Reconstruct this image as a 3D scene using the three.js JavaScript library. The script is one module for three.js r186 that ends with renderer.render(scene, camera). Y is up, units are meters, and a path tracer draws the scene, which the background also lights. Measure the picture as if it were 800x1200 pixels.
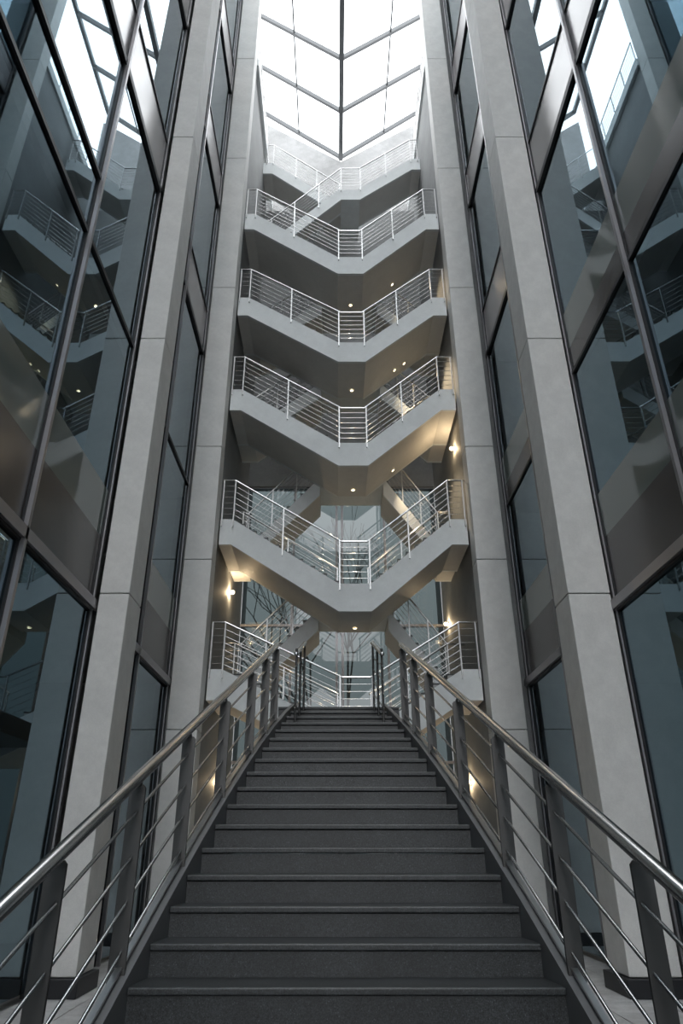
import * as THREE from 'three';
import { RoundedBoxGeometry } from 'three/addons/geometries/RoundedBoxGeometry.js';
import { mergeGeometries } from 'three/addons/utils/BufferGeometryUtils.js';
import { RectAreaLightUniformsLib } from 'three/addons/lights/RectAreaLightUniformsLib.js';

// ---------------------------------------------------------------- camera, sky, exposure
const scene = new THREE.Scene();
const EYE = 1.25;                                   // lens height above the ground paving
const FOCAL = 805;                                  // pixels in the 800 x 1200 frame
const camera = new THREE.PerspectiveCamera(2 * Math.atan(600 / FOCAL) * 180 / Math.PI, 800 / 1200, 0.05, 300);
camera.position.set(0, EYE, 0);
camera.rotation.set(26.42 * Math.PI / 180, 0, 0);
camera.setViewOffset(800, 1200, 8, 0, 800, 1200);   // slightly shifted lens
camera.updateProjectionMatrix();

// even overcast sky: a little brighter overhead
{
  const w = 64, h = 32, a = new Float32Array(w * h * 4);
  for (let j = 0; j < h; j++) {
    const el = Math.max(0, ((j + 0.5) / h - 0.5) * Math.PI), l = 0.36 + 0.64 * Math.sin(el);
    for (let i = 0; i < w; i++) a.set([0.97 * l, 0.988 * l, 1.01 * l, 1], (j * w + i) * 4);
  }
  const t = new THREE.DataTexture(a, w, h, THREE.RGBAFormat, THREE.FloatType);
  t.mapping = THREE.EquirectangularReflectionMapping; t.magFilter = THREE.LinearFilter; t.needsUpdate = true;
  scene.background = t; scene.environment = t;
}
RectAreaLightUniformsLib.init();
const renderer = new THREE.WebGLRenderer({ antialias: true });
renderer.toneMapping = THREE.LinearToneMapping;
renderer.toneMappingExposure = 6.0;
renderer.shadowMap.enabled = true;

// ---------------------------------------------------------------- helpers
let seed = 20240611;
const rnd = () => { seed = (seed * 1664525 + 1013904223) >>> 0; return seed / 4294967296; };
const rr = (a, b) => a + (b - a) * rnd();
const R = (y) => y + EYE;                            // height above the lens -> height above the paving

function noiseTexture(n, fn, srgb) {
  const a = new Uint8Array(n * n * 4);
  for (let j = 0; j < n; j++) for (let i = 0; i < n; i++) {
    const c = fn(i, j, n), k = (j * n + i) * 4;
    a[k] = c[0]; a[k + 1] = c[1]; a[k + 2] = c[2]; a[k + 3] = 255;
  }
  const t = new THREE.DataTexture(a, n, n, THREE.RGBAFormat);
  t.wrapS = t.wrapT = THREE.RepeatWrapping; t.magFilter = THREE.LinearFilter; t.minFilter = THREE.LinearMipmapLinearFilter; t.generateMipmaps = true;
  if (srgb) t.colorSpace = THREE.SRGBColorSpace;
  t.needsUpdate = true; return t;
}
function lattice(cells) { const v = []; for (let i = 0; i < cells * cells; i++) v.push(rnd()); return v; }
function smoothNoise(v, cells, x, y) {
  const fx = x * cells, fy = y * cells, i = Math.floor(fx), j = Math.floor(fy), u = fx - i, w = fy - j;
  const s = u * u * (3 - 2 * u), t = w * w * (3 - 2 * w), at = (p, q) => v[((q % cells + cells) % cells) * cells + ((p % cells + cells) % cells)];
  return (at(i, j) * (1 - s) + at(i + 1, j) * s) * (1 - t) + (at(i, j + 1) * (1 - s) + at(i + 1, j + 1) * s) * t;
}
function stoneTexture(n, base, fine, coarse, tint = [1, 1, 1]) {
  const l1 = lattice(5), l2 = lattice(17), l3 = lattice(61);
  return noiseTexture(n, (i, j) => {
    const x = i / n, y = j / n;
    const c = (smoothNoise(l1, 5, x, y) - 0.5) * coarse + (smoothNoise(l2, 17, x, y) - 0.5) * coarse * 0.8 + (smoothNoise(l3, 61, x, y) - 0.5) * coarse * 0.5;
    const q = rnd(), s = (rnd() - 0.5) * fine + (q > 0.985 ? fine * 1.2 : q < 0.02 ? -fine * 0.9 : 0);
    const g = base + c + s;
    return tint.map((m) => Math.max(0, Math.min(255, g * m)));
  }, true);
}
const reliefTexture = noiseTexture(256, () => { const g = 90 + rnd() * 90; return [g, g, g]; });
const M = {};
function withRepeat(t, r) { t.repeat.set(r, r); return t; }
function std(name, o) { const m = new THREE.MeshPhysicalMaterial(o); m.name = name; M[name] = m; return m; }
const lin = (r, g, b) => new THREE.Color().setRGB(r, g, b);
std('column_stone', { map: withRepeat(stoneTexture(512, 224, 14, 9, [1, 0.995, 0.98]), 0.8), roughness: 0.62, bumpMap: withRepeat(reliefTexture.clone(), 1.3), bumpScale: 0.0015 });
std('step_granite', { map: withRepeat(stoneTexture(512, 54, 42, 10, [0.95, 1, 1.03]), 0.5), roughness: 0.38, ior: 1.5, bumpMap: withRepeat(reliefTexture.clone(), 2.5), bumpScale: 0.0005 });
std('paving_stone', { map: withRepeat(stoneTexture(512, 176, 20, 22), 0.7), roughness: 0.55 });
std('white_plaster', { map: withRepeat(stoneTexture(512, 234, 6, 8, [0.985, 1, 1]), 0.5), roughness: 0.55 });
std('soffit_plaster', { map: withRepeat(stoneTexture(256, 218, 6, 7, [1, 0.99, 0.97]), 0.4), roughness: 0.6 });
std('tower_wall', { map: withRepeat(stoneTexture(256, 146, 6, 10, [0.99, 1, 1]), 0.4), roughness: 0.7 });
std('pale_wall', { map: withRepeat(stoneTexture(256, 170, 6, 18), 0.4), roughness: 0.7 });
std('polished_steel', { color: lin(0.64, 0.635, 0.63), metalness: 1, roughness: 0.2 });
std('satin_steel', { color: lin(0.5, 0.5, 0.5), metalness: 1, roughness: 0.36 });
std('post_steel', { color: lin(0.09, 0.088, 0.086), metalness: 0.8, roughness: 0.4 });
std('stringer_paint', { color: lin(0.16, 0.165, 0.17), metalness: 0.2, roughness: 0.45 });
std('mullion_metal', { color: lin(0.34, 0.33, 0.34), metalness: 0.75, roughness: 0.38 });
std('gasket_black', { color: lin(0.012, 0.013, 0.016), roughness: 0.5 });
std('skylight_metal', { color: lin(0.1, 0.105, 0.11), metalness: 0.3, roughness: 0.45 });
std('spandrel_dark', { color: lin(0.075, 0.068, 0.066), roughness: 0.22, ior: 1.6, bumpMap: withRepeat(reliefTexture.clone(), 1.5), bumpScale: 0.0006 });
std('spandrel_mauve', { color: lin(0.34, 0.32, 0.325), roughness: 0.2, ior: 1.6 });
std('facade_glass', { color: lin(0.165, 0.25, 0.3), metalness: 1, roughness: 0.012, transparent: true, opacity: 0.8 });
std('band_glass', { color: lin(0.17, 0.2, 0.185), roughness: 0.06, ior: 1.9 });
std('skylight_glass', { color: lin(0.93, 0.95, 0.96), transmission: 1, thickness: 0, roughness: 0, ior: 1.45 });
std('back_glass', { color: lin(0.04, 0.05, 0.051), transmission: 1, thickness: 0, roughness: 0, ior: 1.6 });
std('room_grey', { color: lin(0.4, 0.4, 0.39), roughness: 0.8 });
std('bark', { color: lin(0.2, 0.19, 0.18), roughness: 0.9 });
std('lamp_trim', { color: lin(0.5, 0.5, 0.5), metalness: 0.8, roughness: 0.35 });
std('lamp_glow', { color: lin(1, 0.9, 0.7), emissive: lin(1, 0.8, 0.5), emissiveIntensity: 0.8, roughness: 0.5 });

// uv in metres on every face, from the axis the face points along
function metres(g) {
  if (g.index) g = g.toNonIndexed();
  if (!g.attributes.normal) g.computeVertexNormals();
  const p = g.attributes.position, n = g.attributes.normal, uv = new Float32Array(p.count * 2);
  for (let t = 0; t < p.count; t += 3) {
    let ax = 0, ay = 0, az = 0;
    for (let k = 0; k < 3; k++) { ax += Math.abs(n.getX(t + k)); ay += Math.abs(n.getY(t + k)); az += Math.abs(n.getZ(t + k)); }
    for (let k = 0; k < 3; k++) {
      const x = p.getX(t + k), y = p.getY(t + k), z = p.getZ(t + k);
      const q = ax > ay && ax > az ? [z, y] : ay > az ? [x, z] : [x, y];
      uv[(t + k) * 2] = q[0]; uv[(t + k) * 2 + 1] = q[1];
    }
  }
  g.setAttribute('uv', new THREE.BufferAttribute(uv, 2));
  for (const k of Object.keys(g.attributes)) if (!['position', 'normal', 'uv'].includes(k)) g.deleteAttribute(k);
  return g;
}
// all shapes below are given in place: x to the right, y up from the paving, Z the distance ahead of the lens
const box = (x0, x1, y0, y1, Z0, Z1) => { const g = new THREE.BoxGeometry(x1 - x0, y1 - y0, Math.abs(Z1 - Z0)); g.translate((x0 + x1) / 2, (y0 + y1) / 2, -(Z0 + Z1) / 2); return metres(g); };
const rbox = (x0, x1, y0, y1, Z0, Z1, r = 0.006) => { const g = new RoundedBoxGeometry(x1 - x0, y1 - y0, Math.abs(Z1 - Z0), 1, r); g.translate((x0 + x1) / 2, (y0 + y1) / 2, -(Z0 + Z1) / 2); return metres(g); };
// outline in x, y pushed back from Z0 to Z1
function slab(points, Z0, Z1) {
  const s = new THREE.Shape(points.map(([x, y]) => new THREE.Vector2(x, y)));
  const g = new THREE.ExtrudeGeometry(s, { depth: Z1 - Z0, bevelEnabled: false }); g.translate(0, 0, -Z1); return metres(g);
}
// outline in Z, y pushed across from x0 to x1
function sideSlab(points, x0, x1) {
  const s = new THREE.Shape(points.map(([Z, y]) => new THREE.Vector2(Z, y)));
  const g = new THREE.ExtrudeGeometry(s, { depth: x1 - x0, bevelEnabled: false });
  g.rotateY(Math.PI / 2); g.translate(x0, 0, 0); return metres(g);
}
const V3 = (x, y, Z) => new THREE.Vector3(x, y, -Z);
function bar(a, b, r, seg = 8) {
  const d = b.clone().sub(a), g = new THREE.CylinderGeometry(r, r, d.length(), seg, 1);
  g.applyQuaternion(new THREE.Quaternion().setFromUnitVectors(new THREE.Vector3(0, 1, 0), d.normalize()));
  g.translate((a.x + b.x) / 2, (a.y + b.y) / 2, (a.z + b.z) / 2); return g.toNonIndexed();
}
function path(points, r, seg = 8) {                 // straight round bar with rounded corners
  const gs = [];
  for (let i = 0; i + 1 < points.length; i++) gs.push(bar(points[i], points[i + 1], r, seg));
  for (const p of points) { const s = new THREE.SphereGeometry(r, seg, 6); s.translate(p.x, p.y, p.z); gs.push(s.toNonIndexed()); }
  return mergeGeometries(gs);
}
function beam(a, b, w, h) {                         // rectangular bar between two points, h upright
  const d = b.clone().sub(a), g = new THREE.BoxGeometry(w, h, d.length()), m = new THREE.Matrix4().lookAt(a, b, new THREE.Vector3(0, 1, 0));
  g.applyMatrix4(m); g.translate((a.x + b.x) / 2, (a.y + b.y) / 2, (a.z + b.z) / 2); return metres(g);
}
const taken = {};
const numbered = (name) => { const n = taken[name] = (taken[name] ?? -1) + 1; return n ? name + '_' + String(n).padStart(3, '0') : name; };
const origin = new Map();
function setInfo(o, label, category, group, kind) {
  o.userData = { label, category };
  if (group) o.userData.group = group;
  if (kind) o.userData.kind = kind;
}
function thing(name, label, category, [x, y, Z], group, kind) {
  const o = new THREE.Group(); o.name = numbered(name); o.position.set(x, y, -Z); scene.add(o);
  origin.set(o, new THREE.Vector3(x, y, -Z)); setInfo(o, label, category, group, kind); return o;
}
const structure = (name, label, category, at) => thing(name, label, category, at, null, 'structure');
function partGroup(name, parent, label, [x, y, Z]) {
  const o = new THREE.Group(); o.name = name; o.position.set(x, y, -Z).sub(origin.get(parent)); parent.add(o); origin.set(o, new THREE.Vector3(x, y, -Z));
  if (label) o.userData.label = label;
  return o;
}
function part(name, g, m, parent, label) {          // g is given in place; the mesh gets its own middle as origin
  g.computeBoundingBox(); const c = g.boundingBox.getCenter(new THREE.Vector3()); g.translate(-c.x, -c.y, -c.z);
  const o = new THREE.Mesh(g, typeof m === 'string' ? M[m] : m); o.name = name; o.castShadow = o.receiveShadow = true;
  o.position.copy(c).sub(origin.get(parent)); parent.add(o); origin.set(o, c.clone());
  if (label) o.userData.label = label;
  return o;
}

// ---------------------------------------------------------------- ground paving
const XL = -2.95, XR = 3.42;                        // the two glass fronts
{
  const f = structure('floor', 'grey stone paving between the glass fronts', 'floor', [0, 0, 5]);
  part('slab_bed', box(-9, 9.4, -0.9, -0.55, -17, 17.5), 'room_grey', f);
  part('slab_bed', box(-9, -1.45, -0.55, -0.03, -17, 17.5), 'room_grey', f); part('slab_bed', box(1.57, 9.4, -0.55, -0.03, -17, 17.5), 'room_grey', f);
  part('lower_court', box(-1.45, 1.57, -0.55, -0.475, -17, 12), 'paving_stone', f);
  const W = 0.6;
  for (let x = XL; x < XR - 0.05; x += W) for (let Z = -0.6; Z < 16.5; Z += W) {
    const x1 = Math.min(x + W, XR);
    if (x1 > -1.4 && x < 1.5 && Z < 12) continue;
    part('paving_slab', rbox(x + 0.004, x1 - 0.004, -0.06, rr(-0.0015, 0), Z + 0.004, Z + W - 0.004, 0.004), 'paving_stone', f);
  }
  part('forecourt', box(XL, -1.45, -0.06, 0, -17, -0.62), 'paving_stone', f); part('forecourt', box(1.57, XR, -0.06, 0, -17, -0.62), 'paving_stone', f);
}

// ---------------------------------------------------------------- glass fronts left and right
function front(side, X, out, label) {
  // out = -1 left, +1 right: the direction away from the hall
  const w = structure('wall_' + side, label, 'facade', [X, 0, 6]);
  const xx = (a, b) => out > 0 ? [X + a, X + b] : [X - b, X - a];     // a, b measured outwards
  const bx = (a, b, y0, y1, Z0, Z1) => { const [p, q] = xx(a, b); return box(p, q, y0, y1, Z0, Z1); };
  const bays = [[-16, -12.3], [-12.3, -8.6], [-8.6, -5], [-5, -2.3], [-2.3, 0.6], [0.6, 3.3], [3.3, 5.9], [5.9, 8.06], [8.5, 10.1], [10.1, 12.3]];
  const rowsL = [[-1.19, 2.62, 'g'], [2.8, 3.6, 'd'], [3.6, 4.25, 'b'], [4.25, 6.64, 'g'], [6.7, 9.95, 'g'], [10.1, 11.22, 'm'], [11.27, 14.65, 'g'], [14.8, 15.9, 'm'], [15.95, 19.3, 'g'], [19.45, 20.6, 'm'], [20.65, 24.5, 'g'], [24.55, 26.9, 'm']];
  const rowsR = [[-1.19, 2.62, 'g'], [2.8, 3.6, 'd'], [3.6, 4.2, 'b'], [4.2, 6.17, 'g'], [6.22, 6.62, 'd'], [6.62, 7.25, 'b'], [7.25, 9.95, 'g'], [10.1, 11.22, 'm'], [11.27, 14.65, 'g'], [14.8, 15.9, 'm'], [15.95, 19.3, 'g'], [19.45, 20.6, 'm'], [20.65, 24.5, 'g'], [24.55, 26.9, 'm']];
  const rows = out < 0 ? rowsL : rowsR;
  for (const [Z0, Z1] of bays) {
    rows.forEach(([a, b, k], i) => {
      const y0 = R(a), y1 = R(b);
      if (k === 'g') {
        const p = new THREE.PlaneGeometry(Z1 - Z0 - 0.02, y1 - y0 + 0.02); p.rotateY(-out * Math.PI / 2);
        p.rotateY(rr(-0.003, 0.003)); p.rotateZ(rr(-0.002, 0.002));
        p.translate(X + out * 0.022, (y0 + y1) / 2, -(Z0 + Z1) / 2);
        part('glass_pane', p, 'facade_glass', w);
      } else part('spandrel_panel', bx(0.016, 0.07, y0, y1, Z0 + 0.02, Z1 - 0.02), { d: 'spandrel_dark', m: 'spandrel_mauve', b: 'band_glass' }[k], w);
      if (i > 0) {                                   // the transom under this row
        const lo = R(rows[i - 1][1]), hi = y0, gap = hi - lo;
        if (gap > 0.16) {
          part('transom', bx(-0.05, 0.06, lo + 0.03, hi - 0.03, Z0, Z1), 'mullion_metal', w);
          part('gasket', bx(-0.012, 0.06, hi - 0.035, hi, Z0, Z1), 'gasket_black', w);
          part('gasket', bx(-0.012, 0.06, lo, lo + 0.035, Z0, Z1), 'gasket_black', w);
        } else if (gap > 0.1) part('transom', bx(-0.02, 0.06, lo + 0.02, hi - 0.02, Z0, Z1), 'gasket_black', w);
        else if (gap > 0.02) part('transom', bx(-0.006, 0.06, lo, hi, Z0, Z1), 'gasket_black', w);
      }
    });
    if (out < 0 && Z1 <= 5.9) part('transom', bx(-0.015, 0.06, R(7.58), R(7.64), Z0, Z1), 'gasket_black', w);
  }
  for (const Z of [-16, -12.3, -8.6, -5, -2.3, 0.6, 3.3, 5.9, 10.1]) {
    part('mullion', bx(-0.05, 0.06, 0, R(26.9), Z - 0.025, Z + 0.025), 'mullion_metal', w);
    part('gasket', bx(-0.004, 0.06, 0, R(26.9), Z - 0.045, Z + 0.045), 'gasket_black', w);
  }
  for (const Z of [8.0, 12.22, 8.62]) {
    part('jamb', bx(-0.02, 0.06, 0, R(26.9), Z - 0.03, Z + 0.03), 'mullion_metal', w);
    part('gasket', bx(0.0, 0.06, 0, R(26.9), Z - 0.055, Z + 0.055), 'gasket_black', w);
  }
  part('coping', bx(-0.1, 0.4, R(26.9), R(27.1), -16, 12.6), 'mullion_metal', w);
  // rooms behind the glass
  const room = structure('wall_' + side + '_rooms', 'unlit grey office rooms behind the glass front ' + (out < 0 ? 'without' : 'with') + ' a brown strip', 'interior', [X + out * 3, 0, 4]);
  for (const [a, b] of [[2.75, 3.6], [out < 0 ? 6.5 : 6.2, 6.65], [10.05, 11.2], [14.75, 15.9], [19.4, 20.6], [24.5, 26.9]]) part('floor_slab', bx(0.14, 4.6, R(a), R(b), -16, 12.5), 'room_grey', room);
  part('rear_wall', bx(4.4, 4.7, 0, R(26.9), -16, 12.5), 'room_grey', room);
  part('end_wall', bx(0.14, 4.7, 0, R(26.9), 12.5, 12.8), 'room_grey', room);
  part('end_wall', bx(0.14, 4.7, 0, R(26.9), -16.3, -16), 'room_grey', room);
  part('room_floor', bx(0.1, 4.7, -0.03, 0, -16, 12.5), 'room_grey', room);
}
front('left', XL, -1, 'tall glass front with dark metal mullions, without a brown strip');
front('right', XR, 1, 'tall glass front with a brown spandrel strip at mid height');

// ---------------------------------------------------------------- stone clad columns
function column(x0, x1, Z0, Z1, joints, label) {
  const c = thing('stone_column', label, 'column', [(x0 + x1) / 2, 0, (Z0 + Z1) / 2], 'tall stone columns flanking the stairs');
  part('base_plinth', rbox(x0 - 0.05, x1 + 0.05, 0, 0.16, Z0 - 0.07, Z1 + 0.05, 0.01), 'gasket_black', c, 'dark base plinth');
  part('core', box(x0 + 0.03, x1 - 0.03, 0.1, R(27), Z0 + 0.03, Z1 - 0.03), 'gasket_black', c);
  const ys = [0.16, ...joints.map(R), R(27.2)];
  for (let i = 0; i + 1 < ys.length; i++) part('cladding_panel', rbox(x0, x1, ys[i] + 0.006, ys[i + 1] - 0.006, Z0, Z1, 0.012), 'column_stone', c);
}
column(-2.885, -2.52, 8.0, 8.56, [2.86, 6.86, 11.45, 16, 20.6], 'narrow grey stone column flanking the foot of the granite steps');
column(2.865, 3.385, 8.0, 8.56, [2.86, 6.86, 11.45, 16, 20.6], 'wide grey stone column flanking the foot of the granite steps');
column(-2.886, -2.353, 12.2, 12.62, [1.9, 5.05, 7.59, 12, 16.6, 21], 'grey stone column standing against the ends of the white V-shaped staircases');
column(2.718, 3.3, 12.2, 12.62, [1.9, 5.05, 7.59, 12, 16.2, 21], 'grey stone column standing against the ends of the white V-shaped staircases');

// ---------------------------------------------------------------- the stone steps in front
const stepZ = (k) => { const i = k - 1; return i < 0 ? 4.159 + 0.282 * i : 4.1593 + 0.28207 * i + 0.01022 * i * (i - 1) / 2 + 0.00098136 * i * (i - 1) * (i - 2) / 6; };
const stepY = (k) => 0.645 + 0.16 * (k - 1);         // height of tread k
const halfW = (k) => (2.21 - 0.057 * (k - 1)) / 2;
const SX = 0.06;
const TOP = 17, LOW = -5;
let stoneSteps;
{
  const s = stoneSteps = thing('stone_staircase', 'straight flight of dark granite steps rising away between steel railings', 'staircase', [SX, 0, 7]);
  for (let k = LOW; k < TOP; k++) {
    const h = halfW(k), y = stepY(k), Z0 = stepZ(k), Z1 = stepZ(k + 1);
    const st = part('step', rbox(SX - h, SX + h, y - 0.161, y - 0.038, Z0 + 0.026, Z1 + 0.034, 0.002), 'step_granite', s);
    part('tread', rbox(SX - h, SX + h, y - 0.036, y, Z0, Z1 + 0.04, 0.009), 'step_granite', st);
  }
  const h = halfW(TOP), y = stepY(TOP);
  const lo = part('landing', rbox(SX - h - 0.25, SX + h + 0.25, y - 0.036, y, stepZ(TOP), 12.66, 0.007), 'step_granite', s);
  part('landing_slab', box(SX - h - 0.25, SX + h + 0.25, y - 0.3, y - 0.037, stepZ(TOP) + 0.022, 12.66), 'step_granite', s);
  // stringers: steel plates that follow the line of the nosings
  for (const e of [-1, 1]) {
    const n = 11, g = [];
    for (let i = 0; i < n; i++) {
      const k0 = LOW + (TOP - LOW) * i / n, k1 = LOW + (TOP - LOW) * (i + 1) / n;
      const f = (k) => [SX + e * halfW(k), stepY(k), stepZ(k)];
      const [x0, y0, Z0] = f(k0), [x1, y1, Z1] = f(k1), t = 0.05 * e;
      const q = [[x0, y0 - 0.42, Z0], [x0, y0 + 0.045, Z0], [x1, y1 + 0.045, Z1], [x1, y1 - 0.42, Z1]];
      const pos = [];
      const v = (a, d) => [a[0] + d, Math.max(-0.6, a[1]), -a[2]];
      const quad = (a, b, c, d) => pos.push(...a, ...b, ...c, ...a, ...c, ...d);
      const A = q.map((a) => v(a, 0.001 * e)), B = q.map((a) => v(a, t));
      quad(A[0], A[1], A[2], A[3]); quad(B[3], B[2], B[1], B[0]); quad(A[1], B[1], B[2], A[2]); quad(A[0], A[3], B[3], B[0]);
      if (i === 0) quad(A[0], B[0], B[1], A[1]);
      if (i === n - 1) quad(A[3], A[2], B[2], B[3]);
      const b = new THREE.BufferGeometry(); b.setAttribute('position', new THREE.BufferAttribute(new Float32Array(pos), 3)); b.computeVertexNormals(); g.push(metres(b));
    }
    part('stringer', mergeGeometries(g), 'stringer_paint', s);
  }
}
// railings of the stone steps: straight handrails, rods between handrail and string
function mainRailing(e, label) {
  const edge = (k, h) => V3(SX + e * (halfW(k) + 0.055), stepY(k) + h, stepZ(k));
  const r = partGroup('railing', stoneSteps, label, [SX + e * 1.1, 0.6, 5]);
  const A = edge(13.6, 1.0), B = edge(1, 1.0), K0 = -5.6;
  const upper = (k) => { const Z = stepZ(k), t = (Z + B.z) / (B.z - A.z); return B.clone().lerp(A, t); };
  const at = (k, u) => edge(k, 0.1).lerp(upper(k), u);          // u from 0 at the string to 1 at the handrail
  const line = (u, k0 = K0, k1 = 13.6) => { const p = []; for (let i = 0; i <= 14; i++) p.push(at(k0 + (k1 - k0) * i / 14, u)); return p; };
  part('handrail', path([upper(K0), upper(13.6)], 0.034, 24), 'polished_steel', r, 'polished round steel handrail');
  for (const u of [0.79, 0.54, 0.3, 0.045]) part('rod', path(line(u), 0.0095, 10), 'polished_steel', r);
  { const p = line(-0.03), g = []; for (let i = 0; i + 1 < p.length; i++) g.push(beam(p[i], p[i + 1], 0.035, 0.012)); part('edge_strip', mergeGeometries(g), 'satin_steel', r); }
  for (const k of [-5, -1.95, 1.05, 4.05, 7.05, 10.05, 12, 13.6]) {
    const p = edge(k, 0), H = upper(k).y - p.y - 0.055, post = new THREE.Shape([[-0.043, -0.1], [0.043, -0.1], [0.043, H - 0.015], [0.03, H], [-0.03, H], [-0.043, H - 0.015]].map(([x, y]) => new THREE.Vector2(x, y)));
    const g = new THREE.ExtrudeGeometry(post, { depth: 0.012, bevelEnabled: true, bevelThickness: 0.002, bevelSize: 0.002, bevelSegments: 1 });
    g.translate(p.x + e * 0.012, p.y, p.z - 0.006);
    part('post', mergeGeometries([metres(g), metres(bar(p.clone().setY(p.y + H - 0.01), upper(k), 0.011, 10))]), 'post_steel', r, 'flat steel post');
  }
  // short upper piece that carries on to the landing
  const u = (k, h) => V3(SX + e * (halfW(k) - 0.16), stepY(k) + h, stepZ(k));
  part('handrail', path([u(14.2, 0.86), u(16.4, 0.97)], 0.03, 14), 'polished_steel', r);
  for (const h of [0.7, 0.52, 0.34, 0.16]) part('rod', path([u(14.2, h), u(16.4, h + 0.05)], 0.008), 'polished_steel', r);
  for (const k of [14.3, 15.3, 16.35]) part('post', bar(u(k, -0.06), u(k, 0.93), 0.016, 8), 'post_steel', r);
}
mainRailing(-1, 'steel railing with a round handrail, flat posts and four rods');
mainRailing(1, 'steel railing with a round handrail, flat posts and four rods');

// ---------------------------------------------------------------- the crossing staircases
const ZF = 12.75, ZB = 14.25, ZE = 15.4;
const ordinal = ['lowest', 'second', 'third', 'fourth', 'fifth'];
const levels = [                                     // landing, side floor (heights above the lens), the side floor below
  { L: 1.95, F: 3.0, D: null }, { L: 4.69, F: 6.1, D: 3.0 }, { L: 7.95, F: 9.38, D: 6.1 }, { L: 10.74, F: 12.14, D: 9.38 }, { L: 13.5, F: 15.06, D: 12.14 },
];
const XA = -2.35, XB = -2.1, XC = 0.08, XD = 0.72, XE = 2.38, XG = 2.715;
function flight(parent, x0, y0, x1, y1, Z0, Z1, drop) { // from the low end to the high end, steps between the two strings
  const n = Math.max(5, Math.round((y1 - y0) / 0.165)), r = (y1 - y0) / n, t = (x1 - x0) / n;
  for (let i = 0; i < n; i++) {
    const a = x0 + t * i, b = x0 + t * (i + 1);
    const st = part('step', box(Math.min(a, b), Math.max(a, b), y0 + r * i - 0.02 - 0.1 * (i > 0), y0 + r * (i + 1) - 0.03, Z0 + 0.07, Z1 - 0.07), 'pale_wall', parent);
    part('tread', box(Math.min(a, b) - 0.01, Math.max(a, b) + 0.01, y0 + r * (i + 1) - 0.03, y0 + r * (i + 1), Z0 + 0.07, Z1 - 0.07), 'step_granite', st);
  }
}
function crossing(n) {
  const { L, F, D } = levels[n], l = R(L), f = R(F), T = 0.5;
  const s = thing('crossing_staircase', n ? `${ordinal[n]} white V-shaped staircase above the granite steps` : 'lowest white V-shaped staircase, at the top of the granite steps', 'staircase', [0.4, l, 14], 'white crossing staircases');
  const top = [[XA, f], [XB, f], [XC, l], [XD, l], [XE, f], [XG, f]];
  const rise = 0.07;                                 // the string stands a little above the steps
  const outline = (up, dn) => [...top.map(([x, y]) => [x, y + up]), ...top.slice().reverse().map(([x, y]) => [x, y - dn])];
  part('front_string', slab(outline(rise, T), ZF, ZF + 0.07), 'white_plaster', s, 'smooth white front face');
  // rear string: two arms, open at the landing
  part('rear_string', slab([[XA, f + rise], [XB, f + rise], [XC, l + rise], [XC, l - T], [XB, f - T], [XA, f - T]], ZB - 0.07, ZB), 'white_plaster', s);
  part('rear_string', slab([[XD, l + rise], [XE, f + rise], [XG, f + rise], [XG, f - T], [XE, f - T], [XD, l - T]], ZB - 0.07, ZB), 'white_plaster', s);
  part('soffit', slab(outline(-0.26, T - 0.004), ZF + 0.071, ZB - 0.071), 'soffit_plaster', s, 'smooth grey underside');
  part('landing', box(XC, XD, l - 0.25, l, ZF + 0.071, ZB), 'step_granite', s);
  part('side_landing', box(XA, XB, f - 0.25, f, ZF + 0.071, ZB - 0.071), 'step_granite', s);
  part('side_landing', box(XE, XG, f - 0.25, f, ZF + 0.071, ZB - 0.071), 'step_granite', s);
  flight(s, XC, l, XB, f, ZF, ZB); flight(s, XD, l, XE, f, ZF, ZB);
  // rear flights that lead on down to the floor below
  if (D !== null) {
    const d = R(D), xl = -2.0, xr = 2.4, a = -0.35, b = 1.15, t = 0.42;
    part('rear_landing', box(a, b, l - 0.12, l, ZB, ZE), 'white_plaster', s);
    for (const [x0, x1, wall] of [[a, xl, -2.4], [b, xr, 2.77]]) {
      const pts = [[x0, l + 0.05], [x1, d + 0.05], [wall, d + 0.05], [wall, d - 0.3], [x1, d - 0.3], [x0, l - t]];
      part('rear_string', slab(pts, ZB + 0.02, ZB + 0.08), 'white_plaster', s); part('rear_string', slab(pts, ZE - 0.06, ZE), 'white_plaster', s);
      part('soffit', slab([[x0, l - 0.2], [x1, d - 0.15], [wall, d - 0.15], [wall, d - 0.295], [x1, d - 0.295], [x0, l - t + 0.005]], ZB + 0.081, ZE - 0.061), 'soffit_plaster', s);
      flight(s, x1, d, x0, l, ZB + 0.02, ZE);
    }
  }
  return s;
}
function railing(parent, points, Z, hang, posts, rods = 6) {
  const o = partGroup('railing', parent, 'steel railing with round handrail and thin rods', [points[0][0], points[0][1], Z]);
  const H = 0.96, line = (h) => points.map(([x, y]) => V3(x, y + h, Z));
  part('handrail', path(line(H), 0.021, 10), 'polished_steel', o, 'polished round handrail');
  for (let i = 0; i < rods; i++) part('rod', path(line(0.1 + (H - 0.16) * (i + 0.5) / rods), 0.006, 6), 'polished_steel', o);
  const yAt = (x) => { for (let i = 0; i + 1 < points.length; i++) { const [a, p] = points[i], [b, q] = points[i + 1]; if ((x - a) * (x - b) <= 0) return p + (q - p) * (x - a) / (b - a || 1); } return points[0][1]; };
  for (const x of posts) {
    const y = yAt(x);
    part('post', box(x - 0.012, x + 0.012, y - hang, y + H, Z - 0.02, Z + 0.02), 'satin_steel', o);
  }
}
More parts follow.
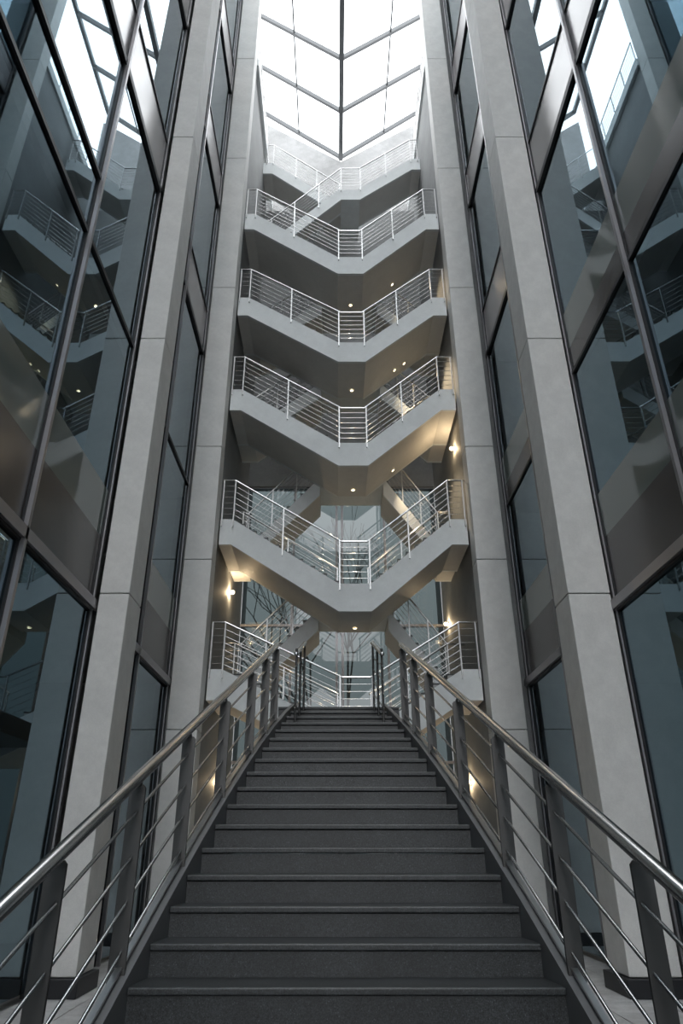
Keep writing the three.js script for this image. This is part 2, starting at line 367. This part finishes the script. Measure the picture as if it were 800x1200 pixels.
for (let n = 0; n < levels.length; n++) {
  const { L, F, D } = levels[n], l = R(L), f = R(F), s = crossing(n);
  railing(s, [[XA, f], [XB, f], [XC + 0.06, l], [XD - 0.06, l], [XE, f], [XG, f]], ZF - 0.035, 0.1, [-2.32, -2.08, -1.05, 0.1, 0.7, 1.5, 2.36, 2.68]);
  railing(s, [[XA, f], [XB, f], [XC, l]], ZB - 0.03, 0, [-2.1, -1.05, 0.06]);
  railing(s, [[XD, l], [XE, f], [XG, f]], ZB - 0.03, 0, [0.74, 1.5, 2.37]);
  if (D !== null) {
    const d = R(D);
    railing(s, [[-0.35, l], [-2.0, d], [-2.38, d]], ZB + 0.05, 0, [-0.37, -0.9, -1.45, -1.98]);
    railing(s, [[1.15, l], [2.4, d], [2.74, d]], ZB + 0.05, 0, [1.17, 1.6, 2.0, 2.38]);
  }
}

// ---------------------------------------------------------------- the stair tower: side walls, rear wall, top gallery
const RIM = R(21.4);
{
  const l = structure('wall_left_tower', 'grey side wall of the stair tower with warm lamps, two of them', 'wall', [-2.5, 0, 14.5]);
  part('panel', box(-2.75, -2.41, 0, RIM, 12.63, 17.9), 'tower_wall', l);
  const r = structure('wall_right_tower', 'grey side wall of the stair tower with warm lamps, three of them', 'wall', [2.9, 0, 14.5]);
  part('panel', box(2.78, 3.12, 0, RIM, 12.63, 17.9), 'tower_wall', r);
  part('return_panel', box(3.2, 3.7, 0, R(27), 12.4, 12.9), 'tower_wall', r); part('return_panel', box(-3.2, -2.75, 0, R(27), 12.4, 12.9), 'tower_wall', l);
  // rear wall: tinted glazing below, dark plaster above
  const b = structure('wall_back', 'rear wall with tall tinted glazing below and grey plaster above', 'wall', [0.2, 0, 17]);
  part('panel', box(-2.41, 2.78, R(9.2), R(20.2), 16.9, 17.2), 'tower_wall', b);
  const xs = [-2.41, -1.1, 0.05, 0.2, 1.35, 2.78], ys = [0, R(1.9), R(5.2), R(9.2)];
  for (let i = 0; i + 1 < xs.length; i++) for (let j = 0; j + 1 < ys.length; j++) {
    
    const p = new THREE.PlaneGeometry(xs[i + 1] - xs[i] - 0.02, ys[j + 1] - ys[j] - 0.02); p.translate((xs[i] + xs[i + 1]) / 2, (ys[j] + ys[j + 1]) / 2, -17);
    part('glass_pane', p, 'back_glass', b, 'blue-green tinted pane');
  }
  for (const x of [-1.1, 0.05, 0.2, 1.35]) part('mullion', box(x - 0.03, x + 0.03, 0, R(9.2), 16.94, 17.06), 'mullion_metal', b);
  for (const y of [R(1.9), R(5.2), R(9.2)]) part('transom', box(-2.41, 2.78, y - 0.03, y + 0.03, 16.95, 17.05), 'mullion_metal', b);
}
// top gallery: V-shaped stair against the rear wall, rims on the side walls, end wall under the skylight
{
  const l = R(18.89), fl = R(20.9), fr = R(20.3), d = R(16.5), T = 0.45, F0 = 15.0, F1 = 15.56, G0 = 15.6, G1 = 16.7, xa = -2.41, xb = 2.78;
  const s = thing('crossing_staircase', 'topmost white V-shaped staircase below the skylight, crossed by a steep flight', 'staircase', [0.4, l, 15.8], 'white crossing staircases');
  const arm = (pts, Z0, Z1, k0 = 0, k1 = 0) => {
    const up = (u) => pts.map(([x, y]) => [x, y + u]), dn = (u) => up(-u).reverse();
    part('front_string', slab([...up(0.07), ...dn(T)], Z0, Z0 + 0.07), 'white_plaster', s); part('rear_string', slab([...up(0.07), ...dn(T)], Z1 - 0.07, Z1), 'white_plaster', s);
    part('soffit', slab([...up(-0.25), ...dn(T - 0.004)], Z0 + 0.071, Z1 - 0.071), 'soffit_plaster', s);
  };
  arm([[0.79, l], [2.5, fr], [xb, fr]], F0, F1 + 0.5); flight(s, 0.79, l, 2.5, fr, F0, F1 + 0.5);
  arm([[xa, fl], [-2.1, fl], [0.2, l]], G0, G1); flight(s, 0.2, l, -2.1, fl, G0, G1);
  arm([[xa, d], [-2.0, d], [0.2, l]], F0, F1); flight(s, -2.0, d, 0.2, l, F0, F1);
  part('landing', box(0.2, 0.79, l - T, l, F0, G1), 'white_plaster', s);
  railing(s, [[2.72, fr], [2.5, fr], [0.79, l], [0.2, l], [-2.0, d], [-2.38, d]], F0 - 0.035, 0.1, [2.7, 2.48, 1.65, 0.82, 0.2, -0.5, -1.25, -1.95]);
  railing(s, [[-2.38, fl], [-2.1, fl], [0.2, l]], G0 - 0.02, 0, [-2.3, -2.08, -1.3, -0.6, 0.15]);
  // rims of the roof terrace along both side walls
  for (const [x0, x1, side] of [[-2.75, -2.3, 'left'], [2.72, 3.12, 'right']]) {
    const t = structure('trim_' + (side === 'left' ? 1 : 2), `pale rim on top of the ${side} tower wall`, 'rim', [(x0 + x1) / 2, RIM, 14.5]);
    part('rim', box(x0, x1, RIM, RIM + 0.32, 12.63, 17.9), 'white_plaster', t);
    const xr = side === 'left' ? x1 - 0.06 : x0 + 0.06, o = partGroup('railing', t, 'steel terrace railing', [xr, RIM + 0.32, 14.5]);
    const y = RIM + 0.32;
    part('handrail', bar(V3(xr, y + 0.95, 12.7), V3(xr, y + 0.95, 16.2), 0.024), 'polished_steel', o);
    for (let i = 0; i < 5; i++) part('rod', bar(V3(xr, y + 0.14 + i * 0.15, 12.7), V3(xr, y + 0.14 + i * 0.15, 16.2), 0.0075, 6), 'polished_steel', o);
    for (let i = 0; i < 5; i++) part('post', box(xr - 0.012, xr + 0.012, y, y + 0.95, 12.7 + i * 0.86, 12.73 + i * 0.86), 'satin_steel', o);
  }
  const e = structure('wall_end', 'white end wall below the far end of the skylight', 'wall', [0.24, RIM, 18]);
  part('panel', slab([[-2.9, R(20.2)], [3.4, R(20.2)], [3.4, R(26.6)], [0.24, R(24.2)], [-2.9, R(26.6)]], 17.95, 18.2), 'pale_wall', e);
}
// ---------------------------------------------------------------- skylight
{
  const c = structure('ceiling', 'butterfly glass skylight with a central valley beam and chevron ribs', 'skylight', [0.24, R(24.8), 10]);
  const yv = R(24.8), slope = 0.88, xl = -2.95, xr = 3.42, xm = 0.24;
  const yAt = (x) => yv + Math.abs(x - xm) * slope;
  const Zs = []; for (let i = 0; i < 18; i++) Zs.push(18.2 - 1.9 * i);
  part('valley_beam', beam(V3(xm, yv - 0.02, Zs[17]), V3(xm, yv - 0.02, 18.25), 0.16, 0.26), 'skylight_metal', c, 'thick central valley beam');
  for (const Z of Zs) for (const x of [xl, xr]) part('rib', beam(V3(xm, yv, Z), V3(x, yAt(x), Z), 0.1, 0.16), 'skylight_metal', c);
  for (const x of [-1.45, 2.0]) part('purlin', bar(V3(x, yAt(x) - 0.02, Zs[17]), V3(x, yAt(x) - 0.02, 18.2), 0.03, 8), 'skylight_metal', c);
  for (const x of [xl, xr]) part('edge_beam', beam(V3(x, yAt(x), Zs[17]), V3(x, yAt(x), 18.2), 0.12, 0.2), 'skylight_metal', c);
  for (let i = 0; i < 17; i++) for (const [a, b] of [[xl, -1.45], [-1.45, xm], [xm, 2.0], [2.0, xr]]) {
    const Z0 = Zs[i + 1] + 0.05, Z1 = Zs[i] - 0.05, p = [[a, yAt(a), Z0], [b, yAt(b), Z0], [b, yAt(b), Z1], [a, yAt(a), Z1]].map(([x, y, Z]) => [x, y + 0.09, -Z]);
    const g = new THREE.BufferGeometry(); g.setAttribute('position', new THREE.BufferAttribute(new Float32Array([...p[0], ...p[1], ...p[2], ...p[0], ...p[2], ...p[3]]), 3)); g.computeVertexNormals();
    part('glass_pane', g, 'skylight_glass', c);
  }
}

// ---------------------------------------------------------------- downlights
function downlight(x, y, Z, label, power = 6, lean = 0) {
  const o = thing('downlight', label, 'lamp', [x, y, Z], 'small recessed downlights');
  const ring = new THREE.TorusGeometry(0.045, 0.008, 8, 20); ring.rotateX(Math.PI / 2); ring.translate(x, y - 0.004, -Z); part('trim_ring', ring, 'lamp_trim', o);
  const lens = new THREE.CylinderGeometry(0.042, 0.042, 0.01, 20); lens.translate(x, y - 0.004, -Z); part('lens', lens, 'lamp_glow', o, 'glowing warm lens');
  const s = new THREE.SpotLight(lin(1, 0.78, 0.5), power, 0, 0.9, 0.6, 2);
  s.position.set(0, -0.03, 0); s.target.position.set(0, -2, 0); o.rotation.z = lean; s.castShadow = true; o.add(s); o.add(s.target);
}
levels.forEach(({ L }, n) => { if (n) downlight(0.42, R(L) - 0.505, 13.85, `lit downlight under the middle landing of the ${ordinal[n]} white V-shaped staircase`, 0.8); });
for (const [n, x] of [[2, 1.35], [3, 1.5], [3, 1.75], [4, 1.55]]) {
  const { L, F } = levels[n], y = R(L + (F - L) * (x - XD) / (XE - XD)) - 0.503;
  downlight(x, y, 13.9, `${x === 1.75 ? 'outer ' : x === 1.5 ? 'inner ' : ''}warm downlight under the sloping arm of the ${ordinal[n]} white V-shaped staircase`, 1.1, Math.atan((F - L) / (XE - XD)));
}
// wall lamps low in the tower
function wallLamp(x, y, Z, e, label, power) {
  const o = thing('wall_lamp', label, 'lamp', [x, y, Z], 'small warm wall lamps in the stair tower');
  part('back_plate', rbox(Math.min(x, x + e * 0.02), Math.max(x, x + e * 0.02), y - 0.06, y + 0.06, Z - 0.05, Z + 0.05, 0.004), 'lamp_trim', o);
  const b = new THREE.SphereGeometry(0.05, 16, 12); b.translate(x + e * 0.075, y, -Z); part('bulb', b, 'lamp_glow', o, 'glowing warm bulb');
  const p = new THREE.PointLight(lin(1, 0.74, 0.44), power, 0, 2); p.position.set(e * 0.075, 0, 0); p.castShadow = true; o.add(p);
}
wallLamp(-2.41, R(5.35), 14.9, 1, 'warm wall lamp on a tower side wall just above the lowest V-shaped staircase', 0.27);
wallLamp(2.78, R(5.0), 16.2, -1, 'warm wall lamp on a tower side wall just above the lowest V-shaped staircase', 0.22);
wallLamp(-2.41, R(1.3), 15.0, 1, 'warm wall lamp on a tower side wall just below the lowest V-shaped staircase', 0.22);
wallLamp(2.78, R(1.3), 15.0, -1, 'warm wall lamp on a tower side wall just below the lowest V-shaped staircase', 0.22);
wallLamp(2.78, R(8.4), 13.6, -1, 'warm wall lamp on the tower side wall just above the second white staircase', 0.16);

// ---------------------------------------------------------------- bare tree outside the rear glazing
{
  const t = thing('bare_tree', 'bare dark tree outside behind the tinted rear glazing', 'tree', [0.6, -0.05, 23]);
  const trunk = [], twigs = [];
  const grow = (p, dir, len, r, depth) => {
    const q = p.clone().addScaledVector(dir, len); (depth > 3 ? trunk : twigs).push(bar(p, q, r, 6));
    if (depth === 0 || r < 0.006) return;
    const n = depth > 3 ? 3 : 2;
    for (let i = 0; i < n; i++) { const d = dir.clone().add(new THREE.Vector3(rr(-0.75, 0.75), rr(-0.1, 0.5), rr(-0.3, 0.3))).normalize(); grow(q, d, len * rr(0.68, 0.9), r * 0.68, depth - 1); }
  };
  grow(V3(0.6, -0.2, 23), new THREE.Vector3(-0.05, 1, 0), 3.0, 0.075, 6);
  part('trunk', mergeGeometries(trunk), 'bark', t); part('branches', mergeGeometries(twigs), 'bark', t);
  const lawn = structure('floor_outside', 'pale paved ground outside behind the rear glazing', 'ground', [0, 0, 30]);
  part('ground', box(-40, 40, -0.4, -0.05, 17.5, 60), 'paving_stone', lawn);
  const near = structure('floor_forecourt', 'paved ground in front of the atrium', 'ground', [0, 0, -25]);
  part('ground', box(-40, 40, -0.4, -0.05, -50, -17), 'paving_stone', near);
}

renderer.render(scene, camera);
